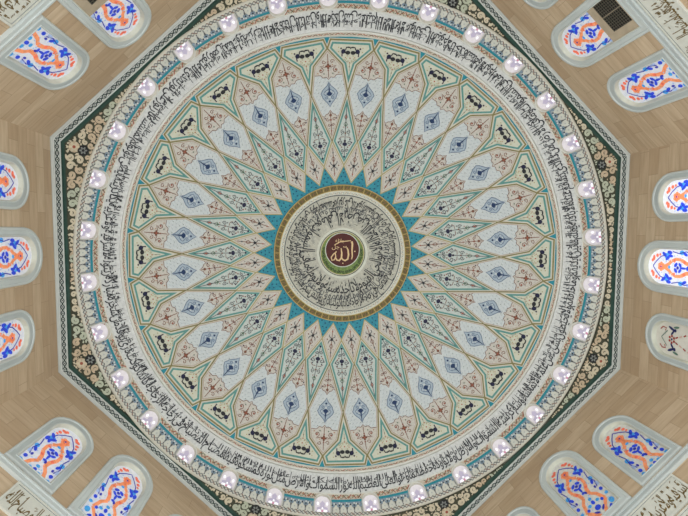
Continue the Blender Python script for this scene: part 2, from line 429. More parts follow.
# long diamond panels
a = Art(ML)
P = [(0, V1), pol(V2, h), (0, V3), pol(V2, -h)]
outlined(a, P, [(-.55, 'line_olive'), (.6, 'cream'), (1.4, 'line_teal'), (3.1, 'diamond_white')], 3)
L = 8
a.stroke([(0, 148), (0, 95)], .6, 'ink_grey', L); a.disc(0, 108.8, 2.4, 'navy', L+1, 8, 2.0); a.disc(0, 112, 1.2, 'plum', L+1, 6)
a.disc(0, 96.2, 1.1, 'navy', L+1, 6); a.disc(0, 136, .8, 'red_mark', L+1, 5, 1.8); a.disc(0, 119.8, .9, 'brown_mark', L+1, 6); a.disc(0, 128, .9, 'green_mark', L+1, 6)
for sx in (-1, 1):
    a.stroke(spiral(sx*4.2, 110.3, 2.4, 1.2, -PI/2, sx), .75, 'ink_grey', L); a.stroke(spiral(sx*2.6, 121, 2.2, 1.2, PI/2, -sx), .7, 'ink_grey', L)
    a.stroke([(sx*1.0, 116), (sx*4.2, 115.8), (sx*6.2, 113.4)], .6, 'brown_mark', L); a.stroke(spiral(sx*2.0, 102.4, 1.8, 1.2, 0, sx), .7, 'ink_grey', L)
    a.stroke([(0, 139), (sx*1.6, 136), (0, 133)], .5, 'ink_grey', L); a.disc(sx*4.6, 113.6, .7, 'navy', L+1, 5); a.disc(sx*3.6, 118.2, .7, 'ink_grey', L+1, 5); a.disc(sx*4.4, 107.4, .7, 'red_mark', L+1, 5); a.disc(sx*2.2, 99.4, .6, 'plum', L+1, 5)
    a.disc(sx*6.6, 110.6, .8, 'plum', L+1, 5); a.disc(sx*3.0, 105.8, .8, 'brown_mark', L+1, 5); a.disc(sx*1.9, 125.8, .6, 'red_mark', L+1, 5)
    a.stroke([(0, 131), (sx*1.9, 128.6), (0, 126)], .6, 'green_mark', L)
o = a.build('diamond_panel', dmap, ceiling); copies(o, N, DEG, 'diamond_panel', ceiling)

# small diamonds
a = Art(ML)
P = [(0, V2), pol(V3, h), (0, V4), pol(V3, -h)]
outlined(a, P, [(-.5, 'line_gold'), (.5, 'cream'), (1.3, 'line_tan'), (1.7, 'pink_beige')], 5)
L = 10
a.stroke([(0, 105.5), (0, 77)], .6, 'brown_mark', L); a.disc(0, 87.6, 1.5, 'ink', L+1, 6); a.disc(0, 100.8, .7, 'ink_grey', L+1, 5, 1.3); a.disc(0, 79.5, .8, 'red_mark', L+1, 5)
for sx in (-1, 1):
    a.stroke([(0, 87.4), (sx*2.8, 89.4), (sx*3.6, 91.8)], .8, 'ink_grey', L); a.stroke([(0, 86.6), (sx*3.0, 84.6), (sx*2.6, 82.8)], .8, 'ink_grey', L)
    a.stroke([(0, 96.8), (sx*1.8, 94.3), (0, 91.5)], .6, 'brown_mark', L); a.disc(sx*4.6, 87.6, .8, 'brown_mark', L+1, 5); a.disc(sx*2.3, 97.5, .5, 'plum', L+1, 5)
o = a.build('small_diamond_panel', dmap, ceiling); copies(o, N, DEG, 'small_diamond_panel', ceiling, h)

# red-brown leaf braid round the foot of the dome
def ring_base(a, r0, r1, mt, layer=1, n=192):
    for k in range(n):
        a0, a1 = 2*PI*k/n, 2*PI*(k+1)/n
        i = len(a.v); a.v += [(a0, r0, layer*LAY), (a1, r0, layer*LAY), (a1, r1, layer*LAY), (a0, r1, layer*LAY)]
        a.f.append((i, i+1, i+2, i+3)); a.m.append(a.mi(mt))
def rstroke(a, pts, w, mt, layer=2, A=0.0):
    """stroke given as (arc px along, rho) about angle 0 of each copy; drawn in angle space"""
    r = sum(p[1] for p in pts)/len(pts)
    b = Art(); b.stroke([(p[0], p[1]) for p in pts], w, mt, layer)
    i = len(a.v); m = a.mi(mt)
    a.v += [(A+x/r, y, z) for x, y, z in b.v]; a.f += [tuple(i+k for k in q) for q in b.f]; a.m += [m]*len(b.f)
def rdisc(a, u, rho, r, mt, layer=2, n=6, ry=None, A=0.0):
    b = Art(); b.disc(u, rho, r, mt, layer, n, ry); i = len(a.v); m = a.mi(mt)
    a.v += [(A+x/rho, y, z) for x, y, z in b.v]; a.f += [tuple(i+k for k in q) for q in b.f]; a.m += [m]*len(b.f)
def braid(a, r0, r1, n, base, m1, m2, m3):
    ring_base(a, r0, r1, base, 1); rm = (r0+r1)/2; w = (r1-r0)/2; st = 2*PI*rm/n
    for k in range(n):
        A = k*2*PI/n; g = 1 if k % 2 else -1
        rstroke(a, [(0, rm-w*.7*g), (st*.3, rm-w*.1*g), (st*.7, rm+w*.6*g)], w*.42, m1 if k % 3 else m2, 2, A)
        rstroke(a, [(st*.15, rm+w*.75*g), (st*.5, rm+w*.1*g), (st*1.05, rm-w*.6*g)], w*.28, m3, 2, A)
        rdisc(a, st*.78, rm+w*.1, w*.36, m2 if k % 4 else m3, 2, 6, None, A); rdisc(a, st*.3, rm-w*.62*g, w*.24, m3, 2, 6, None, A)
a = Art(); braid(a, dome_edge, 219.2, 250, 'beige', 'red_mark', 'brown_mark', 'green_mark')
a.build('leaf_braid_border', rmap, ceiling)
revolve('braid_cove', [pf(dome_edge)[:2], pf(219.0)[:2]], 'beige', ceiling)

# ================================================================ central medallion
medal = tag(empty('calligraphy_medallion', (0, 0, CROWN+CZ)), 'round white calligraphy medallion with brown centre disc at the crown of the dome', 'medallion')
def mmap(x, y, off):
    p = dmap(x, y, off+.03); return (p[0], p[1], p[2]-CROWN-CZ)
def mring(a, r0, r1, mt, layer, n=72, cy=0.0):
    for k in range(n):
        a0, a1 = 2*PI*k/n, 2*PI*(k+1)/n
        a.poly([(r0*math.sin(a0), cy+r0*math.cos(a0)), (r1*math.sin(a0), cy+r1*math.cos(a0)), (r1*math.sin(a1), cy+r1*math.cos(a1)), (r0*math.sin(a1), cy+r0*math.cos(a1))] if r0 > 0 else
               [(0, cy), (r1*math.sin(a0), cy+r1*math.cos(a0)), (r1*math.sin(a1), cy+r1*math.cos(a1))], mt, layer)
a = Art(ML); mring(a, 62.6, 68.6, 'gold', 1)
for rr in (62.9, 68.2): a.stroke([pol(rr, k*4) for k in range(90)], .7, 'gold_light', 3, True)
for k in range(60):
    d = k*6; a.stroke([pol(63, d), pol(68, d)], .5, 'gold_light', 3)
    a.stroke([pol(64.3, d+1.2), pol(66.8, d+2.4), pol(64.3, d+3.6), pol(66.8, d+4.8)], .6, 'crescent_dark', 2)
    a.disc(*pol(65.5, d+3), .8, 'brown_mark', 3, 5)
for k in range(60):      # thickness: rim standing off the dome
    pass
a.build('gold_border', mmap, medal)
a = Art(ML); mring(a, 57.5, 62.6, 'pale_stone', 1)
for k in range(90):
    a.disc(*pol(60.2, k*4), .65, 'grey_mark', 2, 5); a.stroke([pol(59.3, k*4+1), pol(61.2, k*4+3)], .4, 'tan_mark', 2)
a.stroke([pol(58, k*4) for k in range(90)], .9, 'ink_grey', 3, True)
a.build('inner_rim', mmap, medal)
a = Art(ML); mring(a, 24, 57.5, 'script_ground_center', 1)
# fine scroll ground behind the script
for k in range(260):
    d = random.random()*360; rr = random.uniform(28, 55); p = pol(rr, d)
    a.stroke(spiral(p[0], p[1], 1.6, 1, random.random()*6, 1, 7), .28, 'grey_mark', 2)
def ringfn(r_in, r_out, start=0.0, rm=None):
    rm = rm or (r_in+r_out)/2
    def fn(x, y):
        # reading direction is clockwise, the feet of the letters point outwards
        return pol(r_out-(r_out-r_in)*y, start+math.degrees(x/rm))
    return fn
script_line(a, NUR[:34], 2*PI*49, ringfn(40.5, 56.8, 10, 49), 14, 'ink', 3, bold=.014, gap=.0, mixfac=1.0)
script_line(a, KURSI[24:44], 2*PI*44, ringfn(34, 50, 70, 44), 10, 'ink_grey', 2, bold=.006, gap=.1, marks=False)
script_line(a, KURSI[:20], 2*PI*38, ringfn(26.6, 44, 40, 38), 12, 'ink', 4, bold=.012, gap=.0, mixfac=1.0)
a.build('calligraphy_ring', mmap, medal)
a = Art(ML); mring(a, 0, 25.5, 'pale_stone', 2, 60); a.stroke([pol(22.6, k*6) for k in range(60)], .7, 'crescent_dark', 4, True)
a.build('white_collar', mmap, medal)
a = Art(ML); mring(a, 0, 21.6, 'crescent_green', 4, 60)
for k in range(26):
    d = 75+k*8.2; p = pol(19.0, d+3); wd = 1.6
    a.stroke(spiral(p[0], p[1]*1.0, 1.5, 1.1, k, 1 if k % 2 else -1, 8), .8, 'crescent_dark', 6)
a.stroke([pol(21.4, k*6) for k in range(60)], .5, 'gold_light', 6, True)
tag(a.build('crescent', mmap, medal), 'olive green crescent with dark scrolls')
a = Art(ML); cy = 3.4; mring(a, 0, 17.4, 'pale_stone', 8, 60, cy); mring(a, 0, 16.6, 'maroon', 9, 60, cy)
o = tag(a.build('name_disc', mmap, medal), 'maroon disc with gold lettering'); a = Art(ML)
LG = 'letter_gold'
def LS(P, w): a.stroke([(x, cy+y) for x, y in P], w, LG, 10)
LS([(9.2, 8.6), (9.9, 6), (9.6, 0), (10.0, -6), (9.4, -9.4)], lambda t: 1.9-.9*t)                      # alif
LS([(4.2, 2.6), (5.6, 0), (6.2, -5), (5.4, -9.2), (2.8, -10.8), (.4, -9.8), (-.8, -7.4)], lambda t: 1.0+.7*math.sin(PI*t))   # first lam
LS([(-1.4, 1.6), (-.6, -3), (-.9, -8), (-3.0, -10.8), (-5.6, -10.2), (-6.8, -7.6)], lambda t: 1.0+.7*math.sin(PI*t))       # second lam
LS([(-6.6, -2.6), (-8.8, -4.2), (-11.2, -7.6), (-10.4, -10.6), (-8.0, -10.0), (-6.6, -7.0), (-7.2, -3.4), (-6.0, -1.6)], 1.15)   # heh
LS([(8.4, 9.4), (3.6, 8.8), (-2.4, 8.0), (-8.4, 4.6)], lambda t: .7+.3*math.sin(PI*t))
LS([(1.0, 3.6), (1.6, 2.2), (2.4, 3.4), (3.2, 2.2), (3.9, 3.9)], .7)
for w_, x_, y_, k_ in (('جل', -10.6, 1.2, 6.0), ('جلاله', -7.2, 7.6, 5.0)):
    put_word(a, shape_word(w_), lambda x, y, x_=x_, y_=y_, k_=k_: (x_+x*k_, cy+y_+y*k_), LG, 10, .0)
a.disc(12.4, cy-1.4, .8, LG, 10, 5); a.disc(.6, cy-13.4, .7, LG, 10, 5)
tag(a.build('lettering', mmap, o), 'gold lettering')

# ================================================================ drum: mouldings, calligraphy band, leaning window wall
def ring_moulding(n, r0, r1, mt, bulge=.05, label=None):
    R0, Ha, _, _ = pf(r0); R1, Hb, _, _ = pf(r1); pts = [(R0+.02, Ha+.03)]
    for k in range(9):
        t = k/8; R = R0+(R1-R0)*t; H = Ha+(Hb-Ha)*t; b = bulge*math.sin(PI*t)**.6 if 0 < t < 1 else 0
        pts.append((R-b*.55, H-b*.8))
    pts.append((R1+.02, Hb+.03))
    o = revolve('trim_%d' % n, pts, mt, None); o['kind'] = 'structure'; o.location = SH
    return o
ring_moulding(1, 219.2, 221.6, 'cream_moulding', .02); ring_moulding(2, 241.4, 243.0, 'cream_moulding', .025); ring_moulding(3, 264.4, 267.6, 'cream', .02)

band = tag(empty('calligraphy_band', (SH[0], SH[1], 14.1+CZ)), 'white ring band of black script encircling the foot of the dome', 'calligraphy band')
def bmap(u, rho, off):
    p = dome_pt(rho, u, off); return (p[0], p[1], p[2]-14.1-CZ)
a = Art(); ring_base(a, 222.0, 241.6, 'script_ground', 1)
a.build('band_ground', bmap, band)
a = Art()
RM = 230.5
def bandfn(r_in, r_out, start):
    def fn(x, y): return (start+x/RM, r_out-(r_out-r_in)*y)
    return fn
for k in range(420):
    rdisc(a, 0, random.uniform(225, 237), .5, 'pale_mark', 2, 4, None, 2*PI*k/420)
words = KURSI+NUR
ws_all = words
LEN = 2*PI*RM
fnb = bandfn(224.6, 241.4, .1)
class AngArt(Art):
    # strokes drawn in angle space: keep widths in px
    def stroke(s, pts, w, mt, layer=1, closed=False):
        b = Art(); b.stroke([(p[0]*RM, p[1]) for p in pts], w, mt, layer, closed); i = len(s.v); m = s.mi(mt)
        s.v += [(x/RM, y, z) for x, y, z in b.v]; s.f += [tuple(i+k for k in q) for q in b.f]; s.m += [m]*len(b.f)
t = AngArt(); t.v, t.f, t.m, t.names = a.v, a.f, a.m, a.names
script_line(t, words, LEN, fnb, 15.6, 'ink', 3, bold=.012, gap=.02, asc=.74, base=.26, mixfac=1.0)
random.seed(11)
# upper row of smaller stacked words between the tall strokes
wl = [w for w in NUR+KURSI if len(w) < 6]
script_line(t, wl, LEN, bandfn(224.6, 233.0, .13), 8, 'ink', 2, bold=.008, gap=.15, marks=False)
# thin diagonal sweeps and tall verticals
for k in range(210):
    u = 2*PI*k/210+random.uniform(-.012, .012); L2 = random.uniform(8, 13)
    t.stroke([(u, 225.0), (u+.002, 225.0+L2)], .6, 'ink_grey' if k % 2 else 'ink', 3)
a = t
a.build('band_script', bmap, band)

# leaning wall with 32 small arched windows
NW = 32; WD = 360/NW
def arch_loop(hw, base, apex, n=12, k=1.0):
    """window outline in plan px: base (outer) and apex (inner)"""
    spring = apex+hw*k
    return [(-hw, base)]+[(hw*math.cos(PI-PI*i/n), spring-(spring-apex)*math.sin(PI*i/n)) for i in range(n+1)]+[(hw, base)]
drum = empty('drum_ring', parent=ceiling)
a = Art(6)
op = arch_loop(8.3, 262.2, 243.6)
sector = [pol(242.4, -WD/2), pol(242.4, 0), pol(242.4, WD/2), pol(253, WD/2), pol(260.3, WD/2), pol(260.3, WD/4), pol(260.3, 0), pol(260.3, -WD/4), pol(260.3, -WD/2), pol(253, -WD/2)]
sector = [pol(242.4, -WD/2+WD*k/6) for k in range(7)]+[pol(263.0, WD/2-WD*k/6) for k in range(7)]
a.poly(sector, 'script_ground', 0, [op])
o = a.build('drum_wall', dmap, drum); copies(o, NW, WD, '', drum, WD/2)
def inwin(u, rho, pad=0.0):        # u px along from window centre
    s = WD*PI/180*rho; d = (u+s/2) % s-s/2
    if rho < 243.2: return False
    x = 9.6+pad; return abs(d) < (x if rho > 251 else math.sqrt(max(0, 1-((251.5-rho)/9.3)**2))*x)
# brown band
a = Art()
def zone(a, r0, r1, mt, layer=1):
    n = NW*24
    for k in range(n):
        u0, u1 = 2*PI*k/n, 2*PI*(k+1)/n; rm = (r0+r1)/2
        if inwin((u0+u1)/2*rm-WD*PI/360*rm, rm, -1.2): continue
        i = len(a.v); a.v += [(u0, r0, layer*LAY), (u1, r0, layer*LAY), (u1, r1, layer*LAY), (u0, r1, layer*LAY)]; a.f.append((i, i+1, i+2, i+3)); a.m.append(a.mi(mt))
for r0 in (242.4, 243.9, 245.4, 246.9): zone(a, r0, r0+1.5, 'beige')
n = 300
for k in range(n):
    st = 2*PI*245.5/n; A = k*2*PI/n
    if inwin((k+.5)*st-WD*PI/360*245.5, 245.5, .6) : continue
    g = 1 if k % 2 else -1; r = 245.5
    rstroke(a, [(0, r-2.2*g), (st*.3, r-.4*g), (st*.65, r+1.8*g)], .9, 'red_mark' if k % 3 else 'brown_mark', 2, A)
    rstroke(a, [(st*.1, r+2*g), (st*.5, r), (st*.95, r-1.9*g)], .6, 'green_mark', 2, A); rdisc(a, st*.75, r+.6*g, .9, 'tan_mark', 2, 6, None, A)
a.build('brown_leaf_band', rmap, drum)
# teal strip with white tulips
a = Art()
for q in range(11):
    r0 = 248.2+q*1.25; zone(a, r0, r0+1.25, 'teal' if r0 < 250 else ('med_mix' if r0 < 254.5 else 'tulip_grey'))
for k in range(NW):
    A = k*WD*PI/180
    for j in range(4):
        u = (j-1.5)*7.6
        rdisc(a, u, 258.4, 3.2, 'frieze_white', 2, 9, 3.2, A); rdisc(a, u, 255.2, 1.5, 'frieze_white', 2, 6, 1.6, A)
        rdisc(a, u-2.4, 260.4, 1.2, 'frieze_white', 2, 6, 1.6, A); rdisc(a, u+2.4, 260.4, 1.2, 'frieze_white', 2, 6, 1.6, A)
        rdisc(a, u, 258.6, .7, 'pale_mark', 3, 5, None, A); rdisc(a, u-1.6, 253.4, 1.0, 'pale_mark', 3, 5, None, A); rdisc(a, u+1.6, 252.9, 1.0, 'border_white', 3, 5, None, A)
        rdisc(a, u, 253.6, .8, 'navy', 3, 5, 1.0, A); rdisc(a, u+3.8, 254.4, .9, 'ink', 3, 5, None, A)
        if j < 3:
            rdisc(a, u+3.8, 252.3, 1.0, 'border_white', 3, 5, None, A); rdisc(a, u+3.8, 257.2, .8, 'ink_grey', 3, 5, 1.6, A); rdisc(a, u+3.8, 260.6, .6, 'navy', 3, 5, None, A)
a.build('tulip_band', rmap, drum)
# grey net braid under the windows
a = Art(); ring_base(a, 261.4, 264.6, 'cream', 3)
n = 400
for k in range(n):
    st = 2*PI*263/n; u = 0; A = k*2*PI/n
    rstroke(a, [(u, 261.8), (u+st, 264.2)], .8, 'grey_mark', 4, A); rstroke(a, [(u, 264.2), (u+st, 261.8)], .8, 'ink_grey' if k % 2 else 'brown_mark', 5, A)
a.build('net_braid', rmap, drum)
o = revolve('drum_back', [(8.9, 13.60), (7.55, 13.60), (7.5, 14.6), (6.9, 14.9)], 'pale_stone', drum)  # flat outer ring added to block world light leaking past the soffit

# the 32 drum windows
def loop_strip(a, A, B, offA, offB, mt, closed=False):
    i = len(a.v); n = len(A); a.v += [(*p, offA) for p in A]+[(*p, offB) for p in B]; m = a.mi(mt)
    for k in range(n if closed else n-1): a.f.append((i+k, i+(k+1) % n, i+n+(k+1) % n, i+n+k)); a.m.append(m)
wnum = 25
lot_first = None
for k in range(NW):
    if lot_first is None:
        w = empty('window_%d' % wnum)
        fr = Art(); A0 = arch_loop(9.4, 262.9, 242.2); A1 = arch_loop(8.9, 262.7, 242.8); A2 = arch_loop(8.3, 262.2, 243.6)
        loop_strip(fr, A0, A1, 0.0, .035, 'cream_moulding'); loop_strip(fr, A1, A2, .035, .03, 'cream_moulding')
        loop_strip(fr, A2, A2, .03, -.085, 'cream', True)
        o1 = fr.build('window_frame', dmap, w)
        pn = Art(); pn.poly(arch_loop(8.4, 262.4, 243.5), 'lotus_ground', -.075)
        y0 = 254.0
        for sx in (-1, 1):
            pn.poly([(0, y0-5.5), (sx*2.6, y0-3), (sx*2.0, y0), (sx*5.8, y0+1.2), (sx*5.4, y0+3.6), (sx*1.8, y0+2.8), (0, y0+.6)], 'lotus_violet', -.070)
            pn.disc(sx*3.2, y0+5.4, 2.3, 'lotus_white', -.066, 7); pn.disc(sx*4.8, y0-2.6, 1.2, 'lotus_white', -.066, 6, 1.8)
            pn.disc(sx*6.0, y0+4.9, .8, 'lotus_violet', -.066, 5)
        pn.disc(0, y0+4.8, 1.3, 'lotus_pink', -.066, 7); pn.disc(0, y0+1.9, .9, 'lotus_white', -.064, 6)
        o2 = pn.build('stained_glass', dmap, w); lot_first = (o1, o2)
    else:
        w = empty('window_%d' % wnum)
        for q in lot_first:
            c = q.copy(); C.objects.link(c); c.parent = w
    w.rotation_euler.z = math.radians(WD/2+k*WD)
    w.location = SH; w['kind'] = 'structure'; wnum += 1

# ================================================================ octagon
OV = [(-1.0107, -.398), (-.998, .392), (-.3724, 1.0), (.391, 1.0), (1.003, .3966), (1.0037, -.3931), (.3752, -1.0), (-.3785, -1.0)]
OV = [(x*S, y*S) for x, y in OV]
def oct_ring(art, prof2, mts):
    """swept octagonal profile: (inset, H)"""
    for j in range(len(prof2)-1):
        A = inset(OV, prof2[j][0]); B = inset(OV, prof2[j+1][0]); i = len(art.v); m = art.mi(mts[j])
        art.v += [(x, y, prof2[j][1]+CZ) for x, y in A]+[(x, y, prof2[j+1][1]+CZ) for x, y in B]
        for k in range(8): art.f.append((i+k, i+(k+1) % 8, i+8+(k+1) % 8, i+8+k)); art.m.append(m)
ident = lambda x, y, z: (x, y, z)
a = Art(); oct_ring(a, [(0, 13.42), (.004, 13.385), (.03, 13.375), (.075, 13.375), (.085, 13.40)], ['grey_marble']*4)
o = a.build('trim_4', ident); o['kind'] = 'structure'
a = Art(); oct_ring(a, [(.085, 13.40), (.088, 13.375), (.108, 13.375), (.11, 13.40), (.235, 13.40), (.237, 13.38), (.255, 13.38), (.26, 13.42)],
                    ['border_white']*7)
e = Art()
for k in range(8):
    A = inset(OV, .11); B = inset(OV, .235); a0, a1, b0, b1 = A[k], A[(k+1) % 8], B[k], B[(k+1) % 8]
    L = math.dist(a0, a1); n = int(L/.17); mid = ((a0[0]+b0[0])/2, (a0[1]+b0[1])/2); mi2 = ((a1[0]+b1[0])/2, (a1[1]+b1[1])/2)
    L = math.dist(mid, mi2); ux, uy = (mi2[0]-mid[0])/L, (mi2[1]-mid[1])/L; st = L/n
    def W(s, d): return (mid[0]+ux*s-uy*d, mid[1]+uy*s+ux*d)
    z = 13.393+CZ
    for q in range(n):
        s = q*st
        a.stroke([W(s, -.050), W(s+st, .050)], .026, 'border_dark', z)
        a.stroke([W(s, .050), W(s+st, -.050)], .026, 'border_dark', z-.004)
        a.disc(*W(s, .0), .022, 'border_dark', z, 4)
    for d in (-.058, .058): a.stroke([W(0, d), W(L, d)], .010, 'border_dark', z)
o = a.build('trim_5', ident); o['kind'] = 'structure'
a = Art(); oct_ring(a, [(.26, 13.415), (.28, 13.47), (.36, 13.47), (.38, 13.44)], ['green_dark']*3)
o = a.build('trim_6', ident); o['kind'] = 'structure'

# soffit between the octagon and the ring
soff = Art()
inner = [(pf(266.0)[0]*math.sin(2*PI*k/160), -pf(266.0)[0]*math.cos(2*PI*k/160)) for k in range(160)]
outer = inset(OV, .375)
soff.poly(outer, 'lace_ground', 13.46+CZ, [inner])
o = soff.build('soffit', ident, ceiling)

# fretwork in the eight corners
def lace_corner(k, label):
    cx, cy = OV[k]; cl = math.hypot(cx, cy); ang = math.atan2(cy, cx)
    t = tag(empty('arabesque_fretwork', (cx*.93, cy*.93, 13.44+CZ)), label, 'ornament', 'arabesque fretwork in the corners of the octagon')
    Rin = pf(267.5)[0]+.005
    P = inset(OV, .50)
    pv = P[k]; pa = P[k-1]; pb = P[(k+1) % 8]
    ma = ((pa[0]+pv[0])/2, (pa[1]+pv[1])/2); mb = ((pb[0]+pv[0])/2, (pb[1]+pv[1])/2)
    a = Art(); ox, oy = cx*.93, cy*.93
    rnd = random.Random(k)
    z = 0.0
    P = inset(OV, .38); pv = P[k]; pa = P[k-1]; pb = P[(k+1) % 8]
    ma = ((pa[0]+pv[0])/2, (pa[1]+pv[1])/2); mb = ((pb[0]+pv[0])/2, (pb[1]+pv[1])/2)
    ra = math.atan2(ma[1], ma[0]); rb = math.atan2(mb[1], mb[0]); dd = (rb-ra+PI) % (2*PI)-PI
    def pin(x, y, e0, e1):
        L = math.dist(e0, e1); return abs((x-e0[0])*(e1[1]-e0[1])-(y-e0[1])*(e1[0]-e0[0]))/L
    # carved slab behind the scrolls
    arcp = [(Rin*math.cos(ra+dd*q/24)-ox, Rin*math.sin(ra+dd*q/24)-oy) for q in range(25)]
    a.poly([(ma[0]-ox, ma[1]-oy), (pv[0]-ox, pv[1]-oy), (mb[0]-ox, mb[1]-oy)]+arcp[::-1], 'lace_ground', -.012)
    ux0, uy0 = cx/cl, cy/cl
    rc = math.hypot(*pv)
    circ = [(ux0*(rc-.50), uy0*(rc-.50), .14), (ux0*(rc-.25), uy0*(rc-.25), .15)]
    nfix = len(circ)
    cand = []
    g1 = int(abs(dd)*8/.032)
    for q in range(g1+1):
        th = ra+dd*q/g1; rr = Rin+.03
        while rr < rc:
            x, y = rr*math.cos(th), rr*math.sin(th)
            # inside the slab: nearer the middle than either edge line
            ia = (x-pv[0])*(pa[1]-pv[1])-(y-pv[1])*(pa[0]-pv[0]); io = (0-pv[0])*(pa[1]-pv[1])-(0-pv[1])*(pa[0]-pv[0])
            ib = (x-pv[0])*(pb[1]-pv[1])-(y-pv[1])*(pb[0]-pv[0]); iq = (0-pv[0])*(pb[1]-pv[1])-(0-pv[1])*(pb[0]-pv[0])
            if ia*io > 0 and ib*iq > 0:
                cand.append([x, y, min(pin(x, y, pv, pa), pin(x, y, pv, pb), rr-Rin)])
            rr += .028
    for c in cand:
        for (x, y, r) in circ: c[2] = min(c[2], math.dist(c[:2], (x, y))-r)
    while True:
        best = max(cand, key=lambda c: min(c[2], .118)+1e-4*(math.hypot(c[0], c[1])))
        r = min(best[2], .118)
        if r < .022: break
        x, y = best[0], best[1]; circ.append((x, y, r*1.0))
        cand = [[c[0], c[1], min(c[2], math.dist(c[:2], (x, y))-r)] for c in cand if math.dist(c[:2], (x, y)) > r]
        if not cand: break
    cols = ['lace_cream', 'lace_cream', 'lace_tan', 'lace_sage']
    for q, (x, y, r) in enumerate(circ[nfix:]):
        px, py = x-ox, y-oy; sd = math.atan2(y, x)-math.atan2(cy, cx); ix = int(math.dist((x, y), (cx, cy))/.5)
        m = cols[(ix+k) % 4]; a0 = math.atan2(y, x)+q*1.3; sg = 1 if q % 2 else -1
        if r > .07:
            a.stroke(spiral(px, py, r*.86, 1.15, a0, sg, 16, .26), lambda t, r=r: r*(.66-.26*t), m, -.030-.004*(q % 3))
            a.disc(px, py, r*.26, m, -.045, 7)
            a.disc(px+r*.98*math.cos(a0), py+r*.98*math.sin(a0), r*.30, m, -.042, 6, r*.2, a0+1.2)
        else:
            a.stroke([(px+r*1.05*math.cos(a0), py+r*1.05*math.sin(a0)), (px+r*.2*math.cos(a0+1.5), py+r*.2*math.sin(a0+1.5)), (px-r*.9*math.cos(a0+.5), py-r*.9*math.sin(a0+.5))],
                     lambda t, r=r: r*(.7+.8*t), m, -.034)
    a.build('scrolls', ident, t)
    rx, ry = ux0*(rc-.50)-ox, uy0*(rc-.50)-oy; ux, uy = ux0, uy0
    b = Art(); b.disc(rx, ry, .145, 'green_dark', -.050, 12); b.flower(rx, ry, .14, 'ink', None, 6, -.052, .9); b.flower(rx, ry, .10, 'grey_mark', None, 6, -.054); b.disc(rx, ry, .04, 'ink', -.056, 7)
    tag(b.build('rosette', ident, t), 'dark green and black rosette')
    b = Art(); b.disc(rx+ux*.25, ry+uy*.25, .15, 'lace_tan', -.05, 12); b.flower(rx+ux*.25, ry+uy*.25, .14, 'lace_cream', None, 6, -.053)
    b.disc(rx+ux*.25, ry+uy*.25, .045, 'red_mark', -.056, 7)
    tag(b.build('flower', ident, t), 'pale tan flower with red centre')
CORN = ['upper corner of the octagon at the left', 'lower corner of the octagon at the left', 'octagon corner at the bottom, left of middle', 'octagon corner at the bottom, right of middle',
        'lower corner of the octagon at the right', 'upper corner of the octagon at the right', 'octagon corner at the top, right of middle', 'octagon corner at the top, left of middle']
for k in range(8): lace_corner(k, 'cream scrolling fretwork on dark ground, '+CORN[k])

